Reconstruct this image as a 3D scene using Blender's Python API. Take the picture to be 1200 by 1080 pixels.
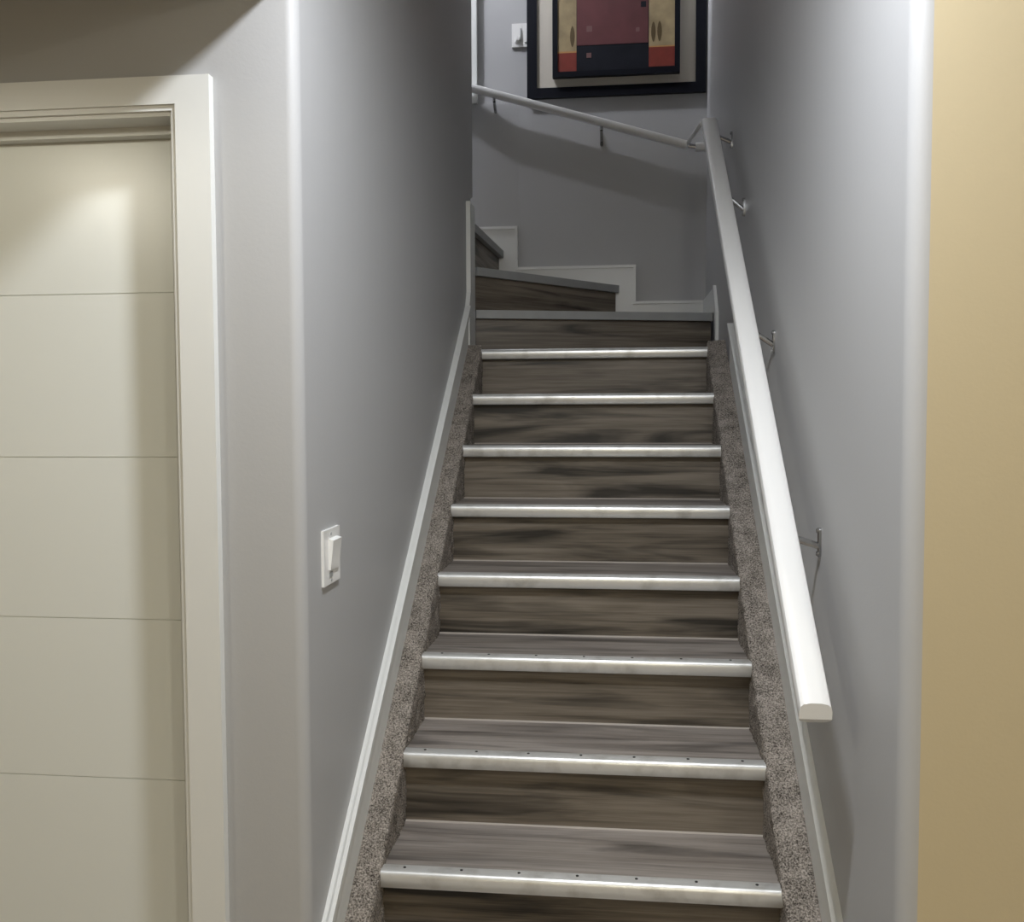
import bpy, bmesh, math, random
from mathutils import Vector, Matrix, noise

random.seed(7)
for o in list(bpy.data.objects):
    bpy.data.objects.remove(o)
S = bpy.context.scene
COL = S.collection

# ------------------------------------------------------------------ camera
cam_d = bpy.data.cameras.new('camera')
cam = bpy.data.objects.new('camera', cam_d)
COL.objects.link(cam)
S.camera = cam
cam_d.sensor_fit = 'HORIZONTAL'
cam_d.sensor_width = 36.0
cam_d.lens = 1083.12 / 1200 * 36.0
cam_d.clip_start = 0.02
PITCH, YAW, ROLL = -0.051, 0.1082, -0.0041
fw = Vector((-math.sin(YAW) * math.cos(PITCH), math.cos(YAW) * math.cos(PITCH), math.sin(PITCH)))
r0 = Vector((math.cos(YAW), math.sin(YAW), 0))
u0 = r0.cross(fw)
r1 = r0 * math.cos(ROLL) + u0 * math.sin(ROLL)
u1 = -r0 * math.sin(ROLL) + u0 * math.cos(ROLL)
cam.matrix_world = Matrix(((r1.x, u1.x, -fw.x, 0.0787), (r1.y, u1.y, -fw.y, -2.0621),
                           (r1.z, u1.z, -fw.z, 1.2571), (0, 0, 0, 1)))

# ------------------------------------------------------------------ world, lamps, exposure
W = bpy.data.worlds.new('world')
S.world = W
W.use_nodes = True
W.node_tree.nodes['Background'].inputs[0].default_value = (0.55, 0.58, 0.65, 1)
W.node_tree.nodes['Background'].inputs[1].default_value = 0.05
S.view_settings.view_transform = 'Standard'
S.view_settings.look = 'None'
S.view_settings.gamma = 1.0
S.view_settings.use_curve_mapping = False
S.view_settings.exposure = 0.0


def lamp(name, loc, power, color, radius=0.06, kind='AREA', rot=(0, 0, 0), size=0.12):
    d = bpy.data.lights.new(name, kind)
    d.energy = power
    d.color = color
    if kind == 'AREA':
        d.shape = 'DISK'
        d.size = size
    else:
        d.shadow_soft_size = radius
    o = bpy.data.objects.new(name, d)
    COL.objects.link(o)
    o.location = loc
    o.rotation_euler = rot
    return o


lamp('stair_foot_lamp', (0.05, -0.84, 2.58), 37, (0.92, 0.95, 1.0), size=0.16)
lc = lamp('room_lamp_left', (-1.7, -1.57, 2.095), 40, (1.0, 0.95, 0.80), 0.07, 'SPOT')
lc.data.spot_size = math.radians(172)
lc.data.spot_blend = 0.15
lamp('room_lamp_right', (1.1, -2.7, 2.46), 19, (1.0, 0.95, 0.80), size=0.15)
lamp('rear_fill_light', (0.4, -4.1, 2.3), 30, (1.0, 0.95, 0.82), 0.12, 'POINT')  # added fill light, not a known fixture; lifts the dim door wall
lamp('upstairs_hall_lamp', (-1.3, 2.0, 4.9), 185, (0.90, 0.92, 1.0), 0.07, 'POINT')

# ------------------------------------------------------------------ materials


def mat(name, color, rough=0.6, metal=0.0, spec=0.5, bump=0.0, bscale=200.0, var=0.0, vscale=3.0, coat=0.0):
    m = bpy.data.materials.new(name)
    m.use_nodes = True
    nt = m.node_tree
    b = nt.nodes['Principled BSDF']
    b.inputs['Base Color'].default_value = (*color, 1)
    b.inputs['Roughness'].default_value = rough
    b.inputs['Metallic'].default_value = metal
    b.inputs['Specular IOR Level'].default_value = spec
    b.inputs['Coat Weight'].default_value = coat
    tc = nt.nodes.new('ShaderNodeTexCoord')
    if var > 0:
        n = nt.nodes.new('ShaderNodeTexNoise')
        n.inputs['Scale'].default_value = vscale
        n.inputs['Detail'].default_value = 4
        nt.links.new(tc.outputs['Object'], n.inputs['Vector'])
        cr = nt.nodes.new('ShaderNodeValToRGB')
        cr.color_ramp.elements[0].position = 0.3
        cr.color_ramp.elements[1].position = 0.7
        cr.color_ramp.elements[0].color = (*[c * (1 - var) for c in color], 1)
        cr.color_ramp.elements[1].color = (*[min(1, c * (1 + var)) for c in color], 1)
        nt.links.new(n.outputs['Fac'], cr.inputs['Fac'])
        nt.links.new(cr.outputs['Color'], b.inputs['Base Color'])
    if bump > 0:
        n2 = nt.nodes.new('ShaderNodeTexNoise')
        n2.inputs['Scale'].default_value = bscale
        n2.inputs['Detail'].default_value = 3
        nt.links.new(tc.outputs['Object'], n2.inputs['Vector'])
        bp = nt.nodes.new('ShaderNodeBump')
        bp.inputs['Strength'].default_value = bump
        bp.inputs['Distance'].default_value = 0.002
        nt.links.new(n2.outputs['Fac'], bp.inputs['Height'])
        nt.links.new(bp.outputs['Normal'], b.inputs['Normal'])
    return m


def wood_material(name, dark, mid, light, rough, knots):
    m = bpy.data.materials.new(name)
    m.use_nodes = True
    nt = m.node_tree
    N, K = nt.nodes, nt.links
    b = N['Principled BSDF']
    tc = N.new('ShaderNodeTexCoord')
    oi = N.new('ShaderNodeObjectInfo')
    mul = N.new('ShaderNodeMath'); mul.operation = 'MULTIPLY'; mul.inputs[1].default_value = 53.0
    K.new(oi.outputs['Random'], mul.inputs[0])
    comb = N.new('ShaderNodeCombineXYZ')
    for i in range(3):
        K.new(mul.outputs[0], comb.inputs[i])
    add = N.new('ShaderNodeVectorMath'); add.operation = 'ADD'
    K.new(tc.outputs['Object'], add.inputs[0]); K.new(comb.outputs[0], add.inputs[1])

    def noise_tex(scale, detail, dist, sc=(1, 1, 1)):
        mp = N.new('ShaderNodeMapping')
        mp.inputs['Scale'].default_value = sc
        K.new(add.outputs[0], mp.inputs['Vector'])
        n = N.new('ShaderNodeTexNoise')
        n.inputs['Scale'].default_value = scale
        n.inputs['Detail'].default_value = detail
        n.inputs['Distortion'].default_value = dist
        K.new(mp.outputs[0], n.inputs['Vector'])
        return n
    broad = noise_tex(1.0, 3, 0.8, (1.5, 13, 13))
    grain = noise_tex(1.0, 6, 0.5, (2.2, 85, 85))
    fine = noise_tex(1.0, 2, 0.0, (9, 420, 420))
    a1 = N.new('ShaderNodeMath'); a1.operation = 'MULTIPLY_ADD'
    K.new(grain.outputs['Fac'], a1.inputs[0]); a1.inputs[1].default_value = 0.50
    a2 = N.new('ShaderNodeMath'); a2.operation = 'MULTIPLY'
    K.new(broad.outputs['Fac'], a2.inputs[0]); a2.inputs[1].default_value = 0.52
    K.new(a2.outputs[0], a1.inputs[2])
    a3 = N.new('ShaderNodeMath'); a3.operation = 'MULTIPLY_ADD'
    K.new(fine.outputs['Fac'], a3.inputs[0]); a3.inputs[1].default_value = 0.20
    K.new(a1.outputs[0], a3.inputs[2])
    cr = N.new('ShaderNodeValToRGB')
    e = cr.color_ramp.elements
    e[0].position = 0.38; e[0].color = (*dark, 1)
    e[1].position = 0.72; e[1].color = (*light, 1)
    x = e.new(0.47); x.color = (*[0.4 * d + 0.6 * k for d, k in zip(dark, mid)], 1)
    x = e.new(0.56); x.color = (*mid, 1)
    K.new(a3.outputs[0], cr.inputs['Fac'])
    knot = noise_tex(1.0, 4, 0.7, (1.5, 15, 15))
    kr = N.new('ShaderNodeValToRGB')
    kr.color_ramp.elements[0].position = 0.33; kr.color_ramp.elements[0].color = (knots, knots, knots, 1)
    kr.color_ramp.elements[1].position = 0.50; kr.color_ramp.elements[1].color = (1, 1, 1, 1)
    K.new(knot.outputs['Fac'], kr.inputs['Fac'])
    mm = N.new('ShaderNodeMix'); mm.data_type = 'RGBA'; mm.blend_type = 'MULTIPLY'; mm.inputs['Factor'].default_value = 1.0
    K.new(cr.outputs['Color'], mm.inputs['A']); K.new(kr.outputs['Color'], mm.inputs['B'])
    K.new(mm.outputs['Result'], b.inputs['Base Color'])
    b.inputs['Roughness'].default_value = rough
    bp = N.new('ShaderNodeBump'); bp.inputs['Strength'].default_value = 0.12; bp.inputs['Distance'].default_value = 0.001
    K.new(fine.outputs['Fac'], bp.inputs['Height'])
    K.new(bp.outputs['Normal'], b.inputs['Normal'])
    return m


def carpet_material():
    m = bpy.data.materials.new('carpet_loop')
    m.use_nodes = True
    nt = m.node_tree
    N, K = nt.nodes, nt.links
    b = N['Principled BSDF']
    tc = N.new('ShaderNodeTexCoord')
    n1 = N.new('ShaderNodeTexNoise'); n1.inputs['Scale'].default_value = 260; n1.inputs['Detail'].default_value = 4
    n2 = N.new('ShaderNodeTexNoise'); n2.inputs['Scale'].default_value = 22; n2.inputs['Detail'].default_value = 3
    K.new(tc.outputs['Object'], n1.inputs['Vector']); K.new(tc.outputs['Object'], n2.inputs['Vector'])
    mx = N.new('ShaderNodeMath'); mx.operation = 'MULTIPLY_ADD'
    K.new(n1.outputs['Fac'], mx.inputs[0]); mx.inputs[1].default_value = 0.8
    m2 = N.new('ShaderNodeMath'); m2.operation = 'MULTIPLY'; m2.inputs[1].default_value = 0.25
    K.new(n2.outputs['Fac'], m2.inputs[0]); K.new(m2.outputs[0], mx.inputs[2])
    cr = N.new('ShaderNodeValToRGB')
    e = cr.color_ramp.elements
    e[0].position = 0.38; e[0].color = (0.05, 0.042, 0.036, 1)
    e[1].position = 0.68; e[1].color = (0.46, 0.41, 0.365, 1)
    x = e.new(0.52); x.color = (0.232, 0.208, 0.180, 1)
    K.new(mx.outputs[0], cr.inputs['Fac'])
    K.new(cr.outputs['Color'], b.inputs['Base Color'])
    b.inputs['Roughness'].default_value = 0.95
    b.inputs['Specular IOR Level'].default_value = 0.1
    bp = N.new('ShaderNodeBump'); bp.inputs['Strength'].default_value = 0.8; bp.inputs['Distance'].default_value = 0.004
    K.new(n1.outputs['Fac'], bp.inputs['Height'])
    K.new(bp.outputs['Normal'], b.inputs['Normal'])
    return m


def nosing_material():
    m = bpy.data.materials.new('worn_aluminium')
    m.use_nodes = True
    nt = m.node_tree
    N, K = nt.nodes, nt.links
    b = N['Principled BSDF']
    tc = N.new('ShaderNodeTexCoord')
    oi = N.new('ShaderNodeObjectInfo')
    mul = N.new('ShaderNodeMath'); mul.operation = 'MULTIPLY'; mul.inputs[1].default_value = 31.0
    K.new(oi.outputs['Random'], mul.inputs[0])
    comb = N.new('ShaderNodeCombineXYZ'); K.new(mul.outputs[0], comb.inputs[0])
    add = N.new('ShaderNodeVectorMath'); add.operation = 'ADD'
    K.new(tc.outputs['Object'], add.inputs[0]); K.new(comb.outputs[0], add.inputs[1])
    n = N.new('ShaderNodeTexNoise'); n.inputs['Scale'].default_value = 14; n.inputs['Detail'].default_value = 5
    K.new(add.outputs[0], n.inputs['Vector'])
    cr = N.new('ShaderNodeValToRGB')
    cr.color_ramp.elements[0].position = 0.30; cr.color_ramp.elements[0].color = (0.52, 0.51, 0.48, 1)
    cr.color_ramp.elements[1].position = 0.50; cr.color_ramp.elements[1].color = (0.70, 0.70, 0.68, 1)
    K.new(n.outputs['Fac'], cr.inputs['Fac'])
    K.new(cr.outputs['Color'], b.inputs['Base Color'])
    b.inputs['Metallic'].default_value = 0.55
    mr = N.new('ShaderNodeMapRange')
    mr.inputs['To Min'].default_value = 0.42; mr.inputs['To Max'].default_value = 0.26
    K.new(n.outputs['Fac'], mr.inputs['Value'])
    K.new(mr.outputs[0], b.inputs['Roughness'])
    return m


M = {}
M['wall'] = mat('grey_paint', (0.43, 0.433, 0.436), 0.48, spec=0.35, bump=0.10, bscale=160)
M['beige'] = mat('beige_paint', (0.56, 0.48, 0.32), 0.55, spec=0.3, bump=0.10, bscale=160)
M['white'] = mat('white_trim_paint', (0.71, 0.72, 0.70), 0.35, bump=0.03, bscale=60)
M['doorwhite'] = mat('white_door_paint', (0.75, 0.77, 0.735), 0.30, bump=0.05, bscale=45)
M['railwhite'] = mat('white_rail_enamel', (0.74, 0.74, 0.725), 0.30)
M['ceil'] = mat('ceiling_white', (0.75, 0.74, 0.72), 0.8, bump=0.2, bscale=80)
M['floorcarpet'] = mat('room_carpet', (0.36, 0.32, 0.28), 0.95, spec=0.1, bump=0.5, bscale=300, var=0.3, vscale=150)
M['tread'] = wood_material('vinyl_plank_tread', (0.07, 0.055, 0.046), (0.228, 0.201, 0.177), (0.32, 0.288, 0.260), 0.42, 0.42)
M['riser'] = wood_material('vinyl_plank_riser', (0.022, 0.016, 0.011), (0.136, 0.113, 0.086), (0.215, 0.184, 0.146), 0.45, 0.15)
M['carpet'] = carpet_material()
M['alu'] = nosing_material()
M['greynose'] = mat('grey_painted_nosing', (0.33, 0.34, 0.34), 0.5, var=0.08, vscale=8)
M['chrome'] = mat('bracket_chrome', (0.45, 0.45, 0.45), 0.18, metal=1.0)
M['dark'] = mat('dark_recess', (0.02, 0.018, 0.016), 0.7)
M['caulk'] = mat('pale_caulk', (0.36, 0.32, 0.28), 0.5)
M['black'] = mat('black_frame_lacquer', (0.006, 0.007, 0.012), 0.45, spec=0.2)
M['mat'] = mat('cream_mat_board', (0.62, 0.58, 0.50), 0.85, bump=0.06, bscale=90)
M['plastic'] = mat('white_switch_plastic', (0.82, 0.82, 0.80), 0.25)
M['burgundy'] = mat('print_burgundy', (0.125, 0.040, 0.042), 0.5, var=0.25, vscale=5)
M['navy'] = mat('print_navy', (0.010, 0.012, 0.018), 0.5, spec=0.25, var=0.3, vscale=9)
M['gold'] = mat('print_gold', (0.36, 0.28, 0.155), 0.5, var=0.22, vscale=14)
M['red'] = mat('print_red', (0.22, 0.035, 0.022), 0.5, var=0.15, vscale=12)
M['leaf'] = mat('print_leaf', (0.11, 0.075, 0.03), 0.5)
M['orange'] = mat('print_orange_line', (0.50, 0.26, 0.09), 0.5)
M['stamp'] = mat('print_stamp', (0.19, 0.10, 0.095), 0.5)

# ------------------------------------------------------------------ helpers


def link(name, bm, m, parent=None, loc=None, smooth=False, bevel=0.0, mesh=None):
    if mesh is None:
        if bevel > 0:
            es = [e for e in bm.edges if len(e.link_faces) == 2 and e.calc_face_angle(0) > 0.5]
            bmesh.ops.bevel(bm, geom=es, offset=bevel, segments=2, affect='EDGES', profile=0.5)
        bmesh.ops.recalc_face_normals(bm, faces=bm.faces)
        mesh = bpy.data.meshes.new(name)
        if loc is not None:
            for v in bm.verts:
                v.co -= Vector(loc)
        bm.to_mesh(mesh)
        bm.free()
        for mm in (m if isinstance(m, (list, tuple)) else [m]):
            mesh.materials.append(mm)
        if smooth:
            for p in mesh.polygons:
                p.use_smooth = True
            mesh.set_sharp_from_angle(angle=math.radians(35))
    o = bpy.data.objects.new(name, mesh)
    COL.objects.link(o)
    if loc is not None:
        o.location = loc
    if parent is not None:
        o.parent = parent
        o.matrix_parent_inverse = parent_inv(parent)
    return o


def parent_inv(p):
    mw = Matrix.Translation(p.location)
    q = p.parent
    while q is not None:
        q = q.parent
    return world_of(p).inverted()


def world_of(p):
    w = Matrix.Translation(p.location)
    if p.parent is not None:
        return world_of(p.parent) @ p.matrix_parent_inverse @ w
    return w


def box(bm, x0, x1, y0, y1, z0, z1):
    vs = [bm.verts.new((x, y, z)) for x in (x0, x1) for y in (y0, y1) for z in (z0, z1)]
    for f in ((0, 1, 3, 2), (4, 6, 7, 5), (0, 4, 5, 1), (2, 3, 7, 6), (0, 2, 6, 4), (1, 5, 7, 3)):
        bm.faces.new([vs[i] for i in f])
    return vs


def prism(bm, pts, axis, a, b):
    """extrude a 2-D outline along an axis; outline is (y,z), (x,z) or (x,y)"""
    def P(p, t):
        if axis == 0:
            return (t, p[0], p[1])
        if axis == 1:
            return (p[0], t, p[1])
        return (p[0], p[1], t)
    A = [bm.verts.new(P(p, a)) for p in pts]
    B = [bm.verts.new(P(p, b)) for p in pts]
    n = len(pts)
    bm.faces.new(A[::-1])
    bm.faces.new(B)
    for i in range(n):
        bm.faces.new((A[i], A[(i + 1) % n], B[(i + 1) % n], B[i]))


def loft(bm, prof, frames):
    """sweep a 2-D profile through (origin, side, up) frames"""
    rings = []
    for (o, s, u) in frames:
        rings.append([bm.verts.new(o + s * p[0] + u * p[1]) for p in prof])
    n = len(prof)
    for r, q in zip(rings, rings[1:]):
        for i in range(n):
            bm.faces.new((r[i], r[(i + 1) % n], q[(i + 1) % n], q[i]))
    bm.faces.new(rings[0][::-1])
    bm.faces.new(rings[-1])
    return rings


def tube(bm, p, q, rad, n=10):
    p, q = Vector(p), Vector(q)
    d = (q - p).normalized()
    s = d.orthogonal().normalized()
    u = d.cross(s)
    prof = [(rad * math.cos(2 * math.pi * i / n), rad * math.sin(2 * math.pi * i / n)) for i in range(n)]
    loft(bm, prof, [(p, s, u), (q, s, u)])


def B():
    return bmesh.new()


def struct(name, bm, m, **k):
    o = link(name, bm, m, **k)
    if k.get('parent') is None:
        o['kind'] = 'structure'
    return o


def bx(*a):
    bm = B()
    box(bm, *a)
    return bm


def thing(name, label, cat, loc, group=None):
    o = bpy.data.objects.new(name, None)
    COL.objects.link(o)
    o.location = loc
    o.empty_display_size = 0.1
    o['label'] = label
    o['category'] = cat
    if group:
        o['group'] = group
    return o


# ------------------------------------------------------------------ measures (metres)
RUN, RISE = 0.24817, 0.19
SL = RISE / RUN
FZ = -0.19                       # room floor
XL, XR = -0.53, 0.545            # stair side walls
YD, YR, YB = -0.29, -0.53, 2.70  # door wall, beige wall, back wall
INX = 0.46                       # inner faces of carpeted stringers


def nz(y):
    return RISE + y * SL


# ------------------------------------------------------------------ setting
struct('floor', bx(-3.2, 2.6, -4.6, YD + 0.05, FZ - 0.1, FZ), M['floorcarpet'])
bm = B(); box(bm, -0.6, 2.6, -4.6, 0.6, 2.6, 2.85)
struct('ceiling', bm, M['ceil'])


def arc(cx, cy, r, a0, a1, n=10):
    return [(cx + r * math.cos(math.radians(a0 + (a1 - a0) * i / n)),
             cy + r * math.sin(math.radians(a0 + (a1 - a0) * i / n))) for i in range(n + 1)]


# left stair wall with a bullnose corner at its foot, cut down to guard height above the upper floor
r = 0.024
pl = [(-0.66, YD)] + arc(XL - r, YD + r, r, -90, 0) + [(XL, 1.93), (-0.66, 1.93)]
bm = B(); prism(bm, pl, 2, FZ, 3.88)
struct('wall_left', bm, M['wall'], smooth=True)
# guard wall beside the upper flight
bm = B(); prism(bm, [(-3.2, 2.85), (-0.66, 2.2), (-0.53, 2.2), (-0.53, 3.88), (-1.06, 3.88), (-1.06, 3.75), (-3.2, 3.75)], 1, 1.93, 1.985)
struct('wall_guard', bm, M['wall'])
r = 0.030
pl = [(XR + r, 3.0), (XR + r, YR)] + arc(XR + r, YR + r, r, -90, -180)[1:] + [(XR, 3.0)]
bm = B(); prism(bm, pl, 2, FZ, 5.2)
struct('wall_right', bm, M['wall'], smooth=True)
struct('wall_front_right', bx(XR + 0.030, 2.6, YR, YR + 0.12, FZ, 2.7), M['beige'])
# back wall; below the upstairs landing level it is packed out at its left end, forming a thin ledge
bm = B(); box(bm, -3.2, 0.62, YB, YB + 0.12, 1.2, 5.2)
bw = struct('wall_back', bm, M['wall'])
bm = B(); prism(bm, [(-0.40, YB), (-0.75, YB), (-0.75, YB - 0.035)], 2, 2.214, 2.83)
struct('wall_packing', bm, M['wall'], parent=bw)
# door wall
bm = B()
box(bm, -3.2, -1.62, YD, YD + 0.13, FZ, 2.7)
box(bm, -0.79, -0.66, YD, YD + 0.13, FZ, 2.7)
box(bm, -1.62, -0.79, YD, YD + 0.13, 1.853, 2.7)
struct('wall_front_left', bm, M['wall'])
# lowered ceiling in front of the door
struct('ceiling_soffit', bx(-3.2, -0.546, -4.6, YD, 2.10, 2.7), M['ceil'])
# low ceiling over the straight flight (the underside of what lies above)
struct('ceiling_stair', bx(-1.06, XR, 0.48, 2.25, 3.88, 4.05), M['ceil'])
struct('wall_stair_front', bx(-0.53, XR, 0.48, 0.6, 2.85, 3.88), M['wall'])
# rest of the room, behind the camera
struct('wall_room_left', bx(-3.3, -3.2, -4.6, YD + 0.13, FZ, 2.7), M['beige'])
struct('wall_room_right', bx(2.6, 2.7, -4.6, YR + 0.12, FZ, 2.7), M['beige'])
struct('wall_room_rear', bx(-3.3, 2.7, -4.7, -4.6, FZ, 2.7), M['beige'])
# upper storey
struct('floor_upper', bx(-3.2, -0.66, -1.0, 1.93, 2.6, 2.85), M['floorcarpet'])
struct('ceiling_upper', bx(-3.3, 0.62, -1.1, 2.82, 5.2, 5.3), M['ceil'])
struct('wall_upper_left', bx(-3.3, -3.2, -1.1, 2.82, 2.6, 5.2), M['wall'])
struct('wall_upper_front', bx(-3.2, 0.62, -1.1, -1.0, 2.85, 5.2), M['wall'])
# white door casing upstairs, standing on the ledge of the back wall
bm = B(); box(bm, -0.70, -0.606, YB - 0.030, YB, 2.832, 4.95); box(bm, -0.619, -0.606, YB - 0.034, YB - 0.03, 2.832, 4.95)
struct('trim_1', bm, M['white'])

# ------------------------------------------------------------------ skirting boards


def sloped_skirt(name, sx, y0, y1, top, extra=None):
    face = XL if sx < 0 else XR
    o = None
    bm = B()
    ylo = max(y0, -0.40)
    s = -sx
    def X(t):
        return face + s * t
    prism(bm, [(y0, FZ), (y0, max(FZ + 0.10, nz(y0) + top)), (y1, nz(y1) + top), (y1, nz(y1) - 0.25), (y0 + 0.30, nz(y0 + 0.3) - 0.35), (y0 + 0.30, FZ)], 0, X(0), X(0.014))
    o = struct(name, bm, M['white'], bevel=0.002)
    bm = B()
    prism(bm, [(y0, max(FZ + 0.10, nz(y0) + top)), (y1, nz(y1) + top), (y1, nz(y1) + top - 0.022), (y0, max(FZ + 0.10, nz(y0) + top) - 0.022)], 0, X(0.009), X(0.023))
    link('cap_bead', bm, M['white'], parent=o, bevel=0.003)
    return o


skL = sloped_skirt('baseboard_left', -1, -0.262, 1.765, 0.165)
bm = B(); box(bm, XL, XL + 0.018, 1.80, 1.93, 1.50, 2.144)
prism(bm, [(1.765, nz(1.765) - 0.22), (1.80, nz(1.8) - 0.22), (1.80, nz(1.8) + 0.20), (1.765, nz(1.765) + 0.165)], 0, XL, XL + 0.018)
link('upright_board', bm, M['white'], parent=skL, bevel=0.003)
skR = sloped_skirt('baseboard_right', 1, -0.50, 1.62, 0.175)
# level skirting on the winder treads
bm = B()
prism(bm, [(2.12, 1.52), (2.16, 1.52), (2.19, 1.71), (YB, 1.71), (YB, 1.822), (2.26, 1.822), (2.235, 1.835), (2.12, 1.70)], 0, XR, XR - 0.014)
link('winder_board', bm, M['white'], parent=skR, bevel=0.002)
bb = None
bm = B()
prism(bm, [(XR - 0.014, 1.70), (XR - 0.014, 1.822), (0.196, 1.822), (0.196, 2.005), (-0.403, 2.005), (-0.403, 2.213),
           (-0.95, 2.213), (-0.95, 1.70)], 1, YB - 0.013, YB)
bb = struct('baseboard_back', bm, M['white'], bevel=0.002)
for (x0, x1, z0, z1) in ((0.196, XR - 0.016, 1.808, 1.822), (0.182, 0.196, 1.808, 2.005), (-0.403, 0.182, 1.991, 2.005),
                         (-0.417, -0.403, 1.991, 2.213), (-0.95, -0.417, 2.199, 2.213)):
    link('edge_bead', bx(x0, x1, YB - 0.022, YB - 0.011, z0, z1), M['white'], parent=bb, bevel=0.002)

# ------------------------------------------------------------------ door
d1 = struct('door_1', bx(-1.612, -0.794, -0.2075, -0.170, FZ + 0.008, 1.830), M['doorwhite'])
zs = [1.830, 1.512, 1.169, 0.8236, 0.477, 0.130, FZ + 0.008]
for i in range(6):
    link('panel', bx(-1.612, -0.794, -0.210, -0.202, zs[i + 1] + 0.001, zs[i] - 0.001), M['doorwhite'], parent=d1, bevel=0.002)
bm = B()
box(bm, -0.79, -0.783, YD, YD + 0.13, FZ, 1.853); box(bm, -1.627, -1.62, YD, YD + 0.13, FZ, 1.853)
box(bm, -1.627, -0.783, YD, YD + 0.13, 1.844, 1.853)
for v in bm.verts:
    pass
link('jamb', bm, M['white'], parent=d1)
bm = B()
box(bm, -0.802, -0.789, -0.238, -0.212, FZ, 1.844); box(bm, -1.62, -1.605, -0.238, -0.212, FZ, 1.844)
box(bm, -1.605, -0.802, -0.238, -0.212, 1.827, 1.844)
link('door_stop', bm, M['white'], parent=d1, bevel=0.002)


def casing_piece(x0, x1, z0, z1):
    return bx(x0, x1, YD - 0.020, YD, z0, z1)


link('casing', casing_piece(-0.770, -0.700, FZ, 1.917), M['white'], parent=d1, bevel=0.005)
link('casing', casing_piece(-1.710, -1.640, FZ, 1.917), M['white'], parent=d1, bevel=0.005)
link('casing', casing_piece(-1.640, -0.770, 1.863, 1.917), M['white'], parent=d1, bevel=0.005)
bm = B()
box(bm, -0.7795, -0.769, YD - 0.015, YD, FZ, 1.864); box(bm, -1.640, -1.630, YD - 0.015, YD, FZ, 1.864)
box(bm, -1.640, -0.7795, YD - 0.015, YD, 1.852, 1.864)
link('casing_bead', bm, M['white'], parent=d1, bevel=0.003)
bm = B()
box(bm, -0.7855, -0.779, YD - 0.008, YD + 0.02, FZ, 1.853); box(bm, -1.632, -1.625, YD - 0.008, YD + 0.02, FZ, 1.853)
box(bm, -1.626, -0.785, YD - 0.008, YD + 0.02, 1.8435, 1.853)
link('inner_bead', bm, M['white'], parent=d1, bevel=0.002)

# ------------------------------------------------------------------ staircase
st = thing('staircase', 'dark wood plank staircase with silver nosings and carpeted edges, winding left at the top', 'staircase', (0, -0.25, FZ))

NOSE = [(0.032, 0.0035), (0.006, 0.0035), (0.0015, 0.0020), (-0.003, -0.0025), (-0.0055, -0.009), (-0.006, -0.018),
        (-0.0045, -0.029), (-0.001, -0.0365), (0.004, -0.0385), (0.010, -0.0385), (0.010, -0.022), (0.032, -0.0)]
nose_mesh = None
tread_mesh = None
riser_mesh = None
screw_mesh = None
caulk_mesh = None
for k in range(0, 9):
    y, z = (k - 1) * RUN, k * RISE
    # riser under nosing k
    if k <= 8:
        if riser_mesh is None:
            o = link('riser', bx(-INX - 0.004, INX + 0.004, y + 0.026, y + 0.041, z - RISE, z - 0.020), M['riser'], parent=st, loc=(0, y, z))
            riser_mesh = o.data
        else:
            o = link('riser', None, None, parent=st, loc=(0, y, z), mesh=riser_mesh)
        if caulk_mesh is None:
            bm = B()
            prism(bm, [(y + 0.0265, z - RISE + 0.004), (y + 0.0245, z - RISE + 0.0032), (y + 0.0228, z - RISE + 0.0012), (y + 0.022, z - RISE), (y + 0.0265, z - RISE)], 0, -INX, INX)
            c = link('caulk_line', bm, M['caulk'], parent=o, loc=(0, y, z), smooth=True)
            caulk_mesh = c.data
        else:
            c = link('caulk_line', None, None, parent=o, loc=(0, y, z), mesh=caulk_mesh)
    if k == 8:
        t = link('tread', bx(-0.512, XR - 0.016, y + 0.008, 2.24, z - 0.02, z), M['tread'], parent=st, loc=(0, y, z))
    elif tread_mesh is None:
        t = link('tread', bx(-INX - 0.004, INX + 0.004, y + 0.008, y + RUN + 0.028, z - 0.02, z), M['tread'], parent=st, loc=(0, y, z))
        tread_mesh = t.data
    else:
        t = link('tread', None, None, parent=st, loc=(0, y, z), mesh=tread_mesh)
    if nose_mesh is None:
        bm = B(); prism(bm, [(y + a, z + b) for a, b in NOSE], 0, -INX, INX)
        n = link('nosing', bm, M['alu'], parent=st, loc=(0, y, z), smooth=True)
        nose_mesh = n.data
    else:
        n = link('nosing', None, None, parent=st, loc=(0, y, z), mesh=nose_mesh)
    if k <= 3:
        for i in range(7):
            p = (-0.405 + 0.135 * i, y + 0.019, z + 0.0036)
            if screw_mesh is None:
                bm = B(); tube(bm, p, (p[0], p[1], p[2] + 0.0012), 0.0036, 8)
                s = link('screw', bm, M['dark'], parent=n, loc=p)
                screw_mesh = s.data
            else:
                s = link('screw', None, None, parent=n, loc=p, mesh=screw_mesh)


def slanted_box(bm, a, b, nrm, d0, d1, z0, z1):
    """upright slab along a->b (plan points), between offsets d0..d1 along nrm"""
    a, b, nrm = Vector(a), Vector(b), Vector(nrm).normalized()
    pts = [a + nrm * d0, b + nrm * d0, b + nrm * d1, a + nrm * d1]
    prism(bm, [(p.x, p.y) for p in pts], 2, z0, z1)


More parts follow.
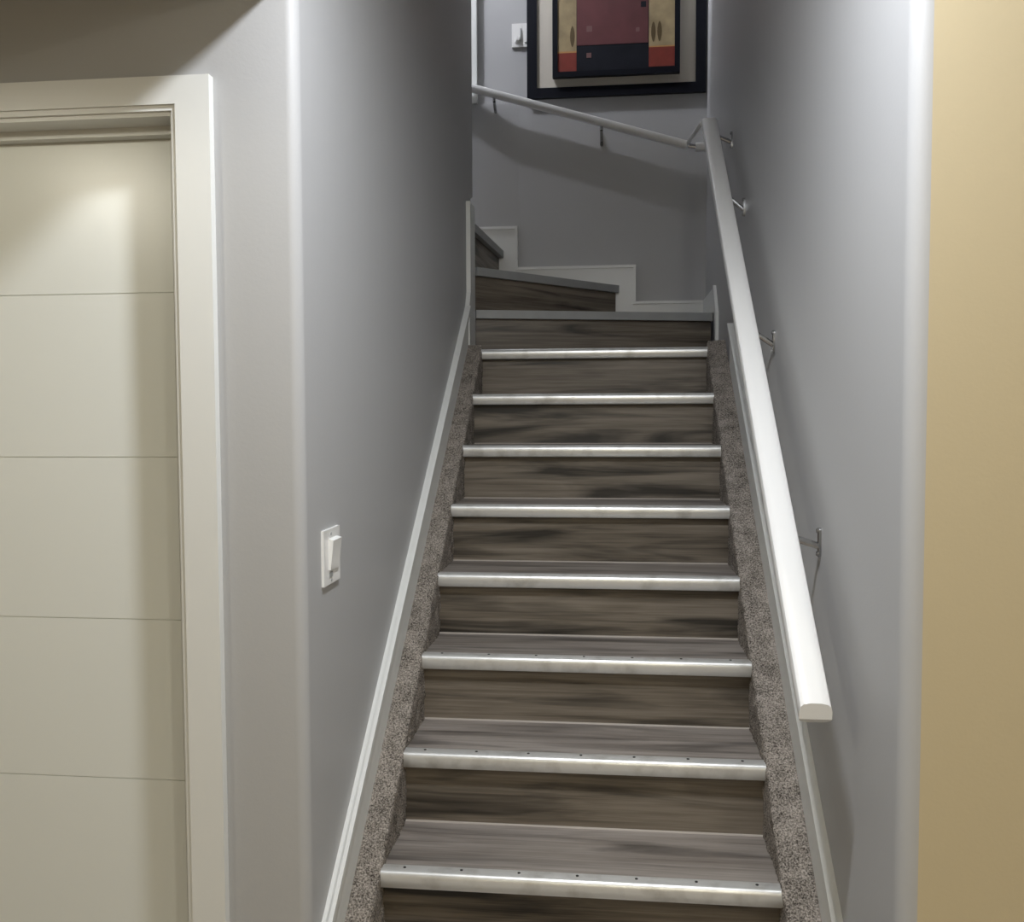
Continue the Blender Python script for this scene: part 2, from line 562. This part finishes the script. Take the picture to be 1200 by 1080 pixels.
# winders: (inner end, outer end, tread level)
wind = [((-0.511, 1.955), (XR - 0.015, 2.225), 1.71), ((-0.511, 1.985), (0.112, YB - 0.040), 1.90), ((-0.520, 2.00), (-0.476, YB - 0.013), 2.09)]
for i, (a, b, z) in enumerate(wind):
    d = Vector((b[0] - a[0], b[1] - a[1]))
    nrm = Vector((-d.y, d.x)).normalized()   # pointing up the flight
    bm = B(); slanted_box(bm, a, b, nrm, 0.024, 0.040, z - RISE, z - 0.02)
    mid = ((a[0] + b[0]) / 2, (a[1] + b[1]) / 2, z)
    # orient the board's own axis along the riser so that the grain follows it
    ang = math.atan2(d.y, d.x)
    R = Matrix.Translation(mid) @ Matrix.Rotation(ang, 4, 'Z')

    def oriented(name, bm, m, bev=0.0):
        bm.transform(R.inverted())
        o = link(name, bm, m, parent=st, bevel=bev)
        o.matrix_parent_inverse = world_of(st).inverted()
        o.matrix_basis = R
        return o
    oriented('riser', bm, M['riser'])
    bm = B(); slanted_box(bm, a, b, nrm, 0.0, 0.035, z - 0.036, z)
    n = oriented('nosing', bm, M['greynose'], 0.004)
    n['label'] = 'plain grey nosing without metal, at the turn of the stairs'
    bm = B()
    e1, e2 = Vector(a) + nrm * 0.033, Vector(b) + nrm * 0.033
    if i == 0:
        pts = [e1, e2, Vector((XR - 0.015, YB - 0.013)), Vector((-0.02, YB - 0.013)), Vector((-0.51, 2.06))]
    elif i == 1:
        pts = [e1, Vector((0.112 - 0.045, YB - 0.013)), Vector((-0.56, YB - 0.013)), Vector((-0.56, 2.05))]
    else:
        pts = [e1, e2, Vector((-0.80, YB - 0.04)), Vector((-0.80, 1.99))]
    prism(bm, [(p.x, p.y) for p in pts], 2, z - 0.02, z - 0.0005)
    oriented('tread', bm, M['tread'])

# carpeted stringers: a fuzzy ramp on each side of the steps


def carpet(sx, y0, y1):
    bm = B()
    wall = (XL + 0.013) if sx < 0 else (XR - 0.013)
    inner = INX * sx
    s = -sx     # direction from wall to steps
    width = abs(wall - inner)
    prof = []   # (x, dz)
    for i in range(9):
        t = i / 8
        prof.append((wall + s * (width - 0.008) * t, 0.010 - 0.004 * t * t))
    for a in (25, 50, 75):
        prof.append((inner - s * 0.008 + s * 0.010 * math.sin(math.radians(a)), -0.004 + 0.010 * math.cos(math.radians(a))))
    for i in range(1, 18):
        prof.append((inner + s * 0.002, -0.006 - 0.0115 * i))
    nu = int((y1 - y0) / 0.0075)
    rows = []
    for j in range(nu + 1):
        y = y0 + (y1 - y0) * j / nu
        row = []
        for (x, dz) in prof:
            z = nz(y) + dz
            v = Vector((x, y, z))
            q = noise.noise(v * 95) * 0.0042 + noise.noise(v * 24) * 0.003
            if abs(x - wall) > 0.004:
                v.x += s * q
                v.z += q * 0.8
            if v.z < FZ + 0.001:
                v.z = FZ + 0.001
            row.append(bm.verts.new(v))
        rows.append(row)
    for r0_, r1_ in zip(rows, rows[1:]):
        for i in range(len(prof) - 1):
            bm.faces.new((r0_[i], r0_[i + 1], r1_[i + 1], r1_[i]))
    # close ends and underside so that the ramp is solid
    lastr = []
    for row, y in ((rows[0], y0), (rows[-1], y1)):
        w = bm.verts.new((wall, y, max(FZ + 0.001, nz(y) - 0.2015)))
        bm.faces.new(row + [w])
        lastr.append(w)
    o = link('carpeted_stringer', bm, M['carpet'], parent=st, smooth=True)
    return o


carpet(-1, -0.262, 1.755)
carpet(1, -0.40, 1.765)

# ------------------------------------------------------------------ handrails
RAIL = [(-0.0300, -0.008), (-0.0300, 0.006), (-0.0275, 0.0125), (-0.022, 0.0160), (-0.010, 0.0178), (0.010, 0.0178), (0.022, 0.0160),
        (0.0275, 0.0125), (0.0300, 0.006), (0.0300, -0.008), (0.0275, -0.0165), (0.021, -0.0220), (0.010, -0.0235), (-0.010, -0.0235),
        (-0.021, -0.0220), (-0.0275, -0.0165)]


def rail_mesh(p, q, scale=1.0, flare=0.0):
    p, q = Vector(p), Vector(q)
    d = (q - p).normalized()
    side = d.cross(Vector((0, 0, 1))).normalized()
    up = side.cross(d)
    prof = [(a * scale, b * scale) for a, b in RAIL]
    bm = B()
    frames = [(p + d * t, side, up) for t in (0.0, 0.03, (q - p).length - 0.004, (q - p).length)]
    rings = loft(bm, prof, frames)
    if flare:
        for v in rings[0]:
            h = (v.co - frames[0][0]).dot(up)
            if h > -0.004 * scale:
                v.co += d * ((h + 0.004) * flare)
            else:
                v.co += d * (-(h + 0.004) * 0.22)
        cap = [f for f in bm.faces if all(v in rings[0] for v in f.verts)]
        bmesh.ops.delete(bm, geom=cap, context='FACES_ONLY')
        bm.faces.new(rings[0][0:10])
        bm.faces.new(rings[0][9:] + rings[0][0:1])
    return bm


def bracket(parent, wall_pt, out, arm_end, plate_h=0.066):
    """small chrome wall bracket: upright plate, two screws, arm out to the rail's underside"""
    w, out, e = Vector(wall_pt), Vector(out), Vector(arm_end)
    side = out.cross(Vector((0, 0, 1)))
    bm = B()
    hw = 0.0075
    prof = []
    for a in range(0, 181, 30):
        prof.append((hw * math.cos(math.radians(a)), plate_h / 2 - hw + hw * math.sin(math.radians(a))))
    for a in range(180, 361, 30):
        prof.append((hw * math.cos(math.radians(a)), -plate_h / 2 + hw + hw * math.sin(math.radians(a))))
    loft(bm, prof, [(w, side, Vector((0, 0, 1))), (w + out * 0.006, side, Vector((0, 0, 1)))])
    br = link('bracket', bm, M['chrome'], parent=parent, smooth=True)
    for dz in (0.026, -0.026):
        bm = B(); tube(bm, w + out * 0.006 + Vector((0, 0, dz)), w + out * 0.0095 + Vector((0, 0, dz)), 0.0052, 10)
        link('screw', bm, M['chrome'], parent=br, smooth=True)
    base = w + out * 0.006 + Vector((0, 0, -0.008))
    knee = Vector((e.x, e.y, e.z - 0.012)) if abs(out.x) > 0.5 else Vector((e.x, e.y, e.z - 0.02))
    bm = B()
    tube(bm, base, knee, 0.0078, 10)
    tube(bm, knee, e, 0.0078, 10)
    link('arm', bm, M['chrome'], parent=br, smooth=True)
    # saddle under the rail
    return br


# rail on the right wall
pa, pb = Vector((0.455, -0.325, 0.693)), Vector((0.455, 1.700, 2.400))
hr = thing('handrail', 'white painted wooden handrail descending along the right-hand wall', 'handrail', (0.455, -0.325, 0.69))
link('rail', rail_mesh(pa, pb, 1.0, 0.84), M['railwhite'], parent=hr, smooth=True)
dr = (pb - pa).normalized()
for (y, z) in ((0.066, 0.966), (0.688, 1.462), (1.325, 1.985), (1.69, 2.325)):
    t = (y - pa.y) / dr.y
    on = pa + dr * t
    bracket(hr, (XR, y, z), (-1, 0, 0), (0.462, y, on.z - 0.028))

# rail on the back wall of the turn
qa, qb = Vector((0.443, 2.632, 2.578)), Vector((-0.90, 2.632, 2.978))
hb = thing('handrail', 'thin white handrail across the back wall below the framed picture', 'handrail', (0.443, 2.632, 2.57))
link('rail', rail_mesh(qa, qb, 0.86), M['railwhite'], parent=hb, smooth=True)
for (x, z) in ((-0.514, 2.808), (0.023, 2.648)):
    tt = (qa.x - x) / (qa.x - qb.x)
    zr = qa.z + (qb.z - qa.z) * tt
    bracket(hb, (x, YB, z - 0.012), (0, -1, 0), (x, 2.634, zr - 0.019), 0.07)
# short return at the corner and the thin rod that ties both rails together
link('rail_return', rail_mesh((0.485, 2.632, 2.566), (XR, 2.632, 2.566), 0.9), M['railwhite'], parent=hb, smooth=True)
bm = B(); tube(bm, (0.448, 2.632, 2.572), (0.485, 2.632, 2.566), 0.011, 10)
c = link('rail_joint', bm, M['chrome'], parent=hb, smooth=True)
bm = B(); tube(bm, (0.446, 2.628, 2.585), (0.428, 1.712, 2.400), 0.0085, 10)
link('tie_rod', bm, M['railwhite'], parent=hb, smooth=True)

# ------------------------------------------------------------------ framed picture
fx0, fx1, fz0, fz1 = -0.352, 0.537, 2.846, 3.93
pic = thing('framed_picture', 'black framed abstract print in burgundy, gold and navy with cream mat, on the back wall', 'picture', (0.09, YB, fz0))


def ring(x0, x1, z0, z1, w, y0, y1):
    bm = B()
    for (a, b, c, d) in ((x0, x1, z0, z0 + w), (x0, x1, z1 - w, z1), (x0, x0 + w, z0 + w, z1 - w), (x1 - w, x1, z0 + w, z1 - w)):
        box(bm, a, b, y0, y1, c, d)
    return bm


link('frame', ring(fx0, fx1, fz0, fz1, 0.050, YB - 0.024, YB - 0.001), M['black'], parent=pic)
for v in ():
    pass
link('mat_board', bx(fx0 + 0.045, fx1 - 0.045, YB - 0.014, YB - 0.004, fz0 + 0.022, fz1 - 0.03), M['mat'], parent=pic)
ix0, ix1, iz0, iz1 = -0.222, 0.408, 2.938, 3.83
link('inner_frame', ring(ix0, ix1, iz0, iz1, 0.026, YB - 0.046, YB - 0.018), M['black'], parent=pic)
pr = link('print', bx(ix0 + 0.02, ix1 - 0.02, YB - 0.040, YB - 0.018, iz0 + 0.02, iz1 - 0.02), M['navy'], parent=pic)
yp = YB - 0.040


def patch(name, x0, x1, z0, z1, m, h=0.0012):
    return link(name, bx(x0, x1, yp - h, yp + 0.001, z0, z1), m, parent=pr)


gx0, gx1 = -0.196, 0.382
patch('colour_field', -0.100, 0.252, 3.090, 3.80, M['burgundy'])
patch('gold_column', gx0, -0.102, 3.064, 3.80, M['gold'])
patch('gold_column', 0.256, gx1, 3.072, 3.80, M['gold'])
patch('red_square', gx0, -0.102, 2.966, 3.056, M['red'])
patch('red_square', 0.256, gx1, 2.972, 3.066, M['red'])
patch('orange_line', gx0, -0.102, 3.056, 3.064, M['orange'])
patch('orange_line', 0.256, gx1, 3.066, 3.072, M['orange'])
for (x, z, s) in ((-0.122, 3.135, 1.0), (0.278, 3.140, 0.95), (0.308, 3.142, 0.95)):
    bm = B()
    pts = []
    for i in range(16):
        a = 2 * math.pi * i / 16
        pts.append((x + 0.012 * s * math.sin(a) * (0.6 + 0.4 * abs(math.sin(a))), z + 0.052 * s * math.cos(a)))
    prism(bm, pts, 1, yp - 0.002, yp)
    link('leaf_motif', bm, M['leaf'], parent=pr)
patch('stamp_motif', -0.052, -0.024, 3.155, 3.183, M['stamp'], 0.0018)
patch('stamp_motif', 0.192, 0.210, 3.145, 3.165, M['stamp'], 0.0018)
patch('stamp_motif', -0.052, -0.028, 3.028, 3.052, M['stamp'], 0.0018)
patch('dark_motif', 0.216, 0.242, 3.262, 3.290, M['navy'], 0.0018)

# ------------------------------------------------------------------ light switches
sw = thing('light_switch', 'white rocker light switch plate on the left stair wall', 'light switch', (XL, -0.127, 0.952))
link('wall_plate', bx(XL, XL + 0.006, -0.184, -0.070, 0.893, 1.012), M['plastic'], parent=sw, bevel=0.002)
bm = B(); prism(bm, [(XL + 0.004, 0.924), (XL + 0.004, 0.992), (XL + 0.017, 0.988), (XL + 0.010, 0.924)], 1, -0.152, -0.090)
link('rocker', bm, M['plastic'], parent=sw, bevel=0.0015)
link('slider_slot', bx(XL + 0.005, XL + 0.0075, -0.150, -0.128, 0.908, 0.919), M['greynose'], parent=sw)
for z in (1.001, 0.901):
    bm = B(); tube(bm, (XL + 0.005, -0.135, z), (XL + 0.0075, -0.135, z), 0.003, 8)
    link('screw', bm, M['greynose'], parent=sw)

s2 = thing('light_switch', 'white double dimmer switch partly covered by the picture frame', 'light switch', (-0.372, YB, 3.168))
link('wall_plate', bx(-0.430, -0.315, YB - 0.008, YB, 3.110, 3.226), M['plastic'], parent=s2, bevel=0.002)
for x in (-0.400, -0.350):
    link('dimmer_paddle', bx(x - 0.014, x + 0.014, YB - 0.012, YB - 0.007, 3.132, 3.204), M['plastic'], parent=s2, bevel=0.0015)
link('dimmer_slider', bx(-0.408, -0.390, YB - 0.022, YB - 0.011, 3.140, 3.160), M['plastic'], parent=s2, bevel=0.0015)
link('slider_slot', bx(-0.386, -0.380, YB - 0.0135, YB - 0.011, 3.136, 3.200), M['greynose'], parent=s2)
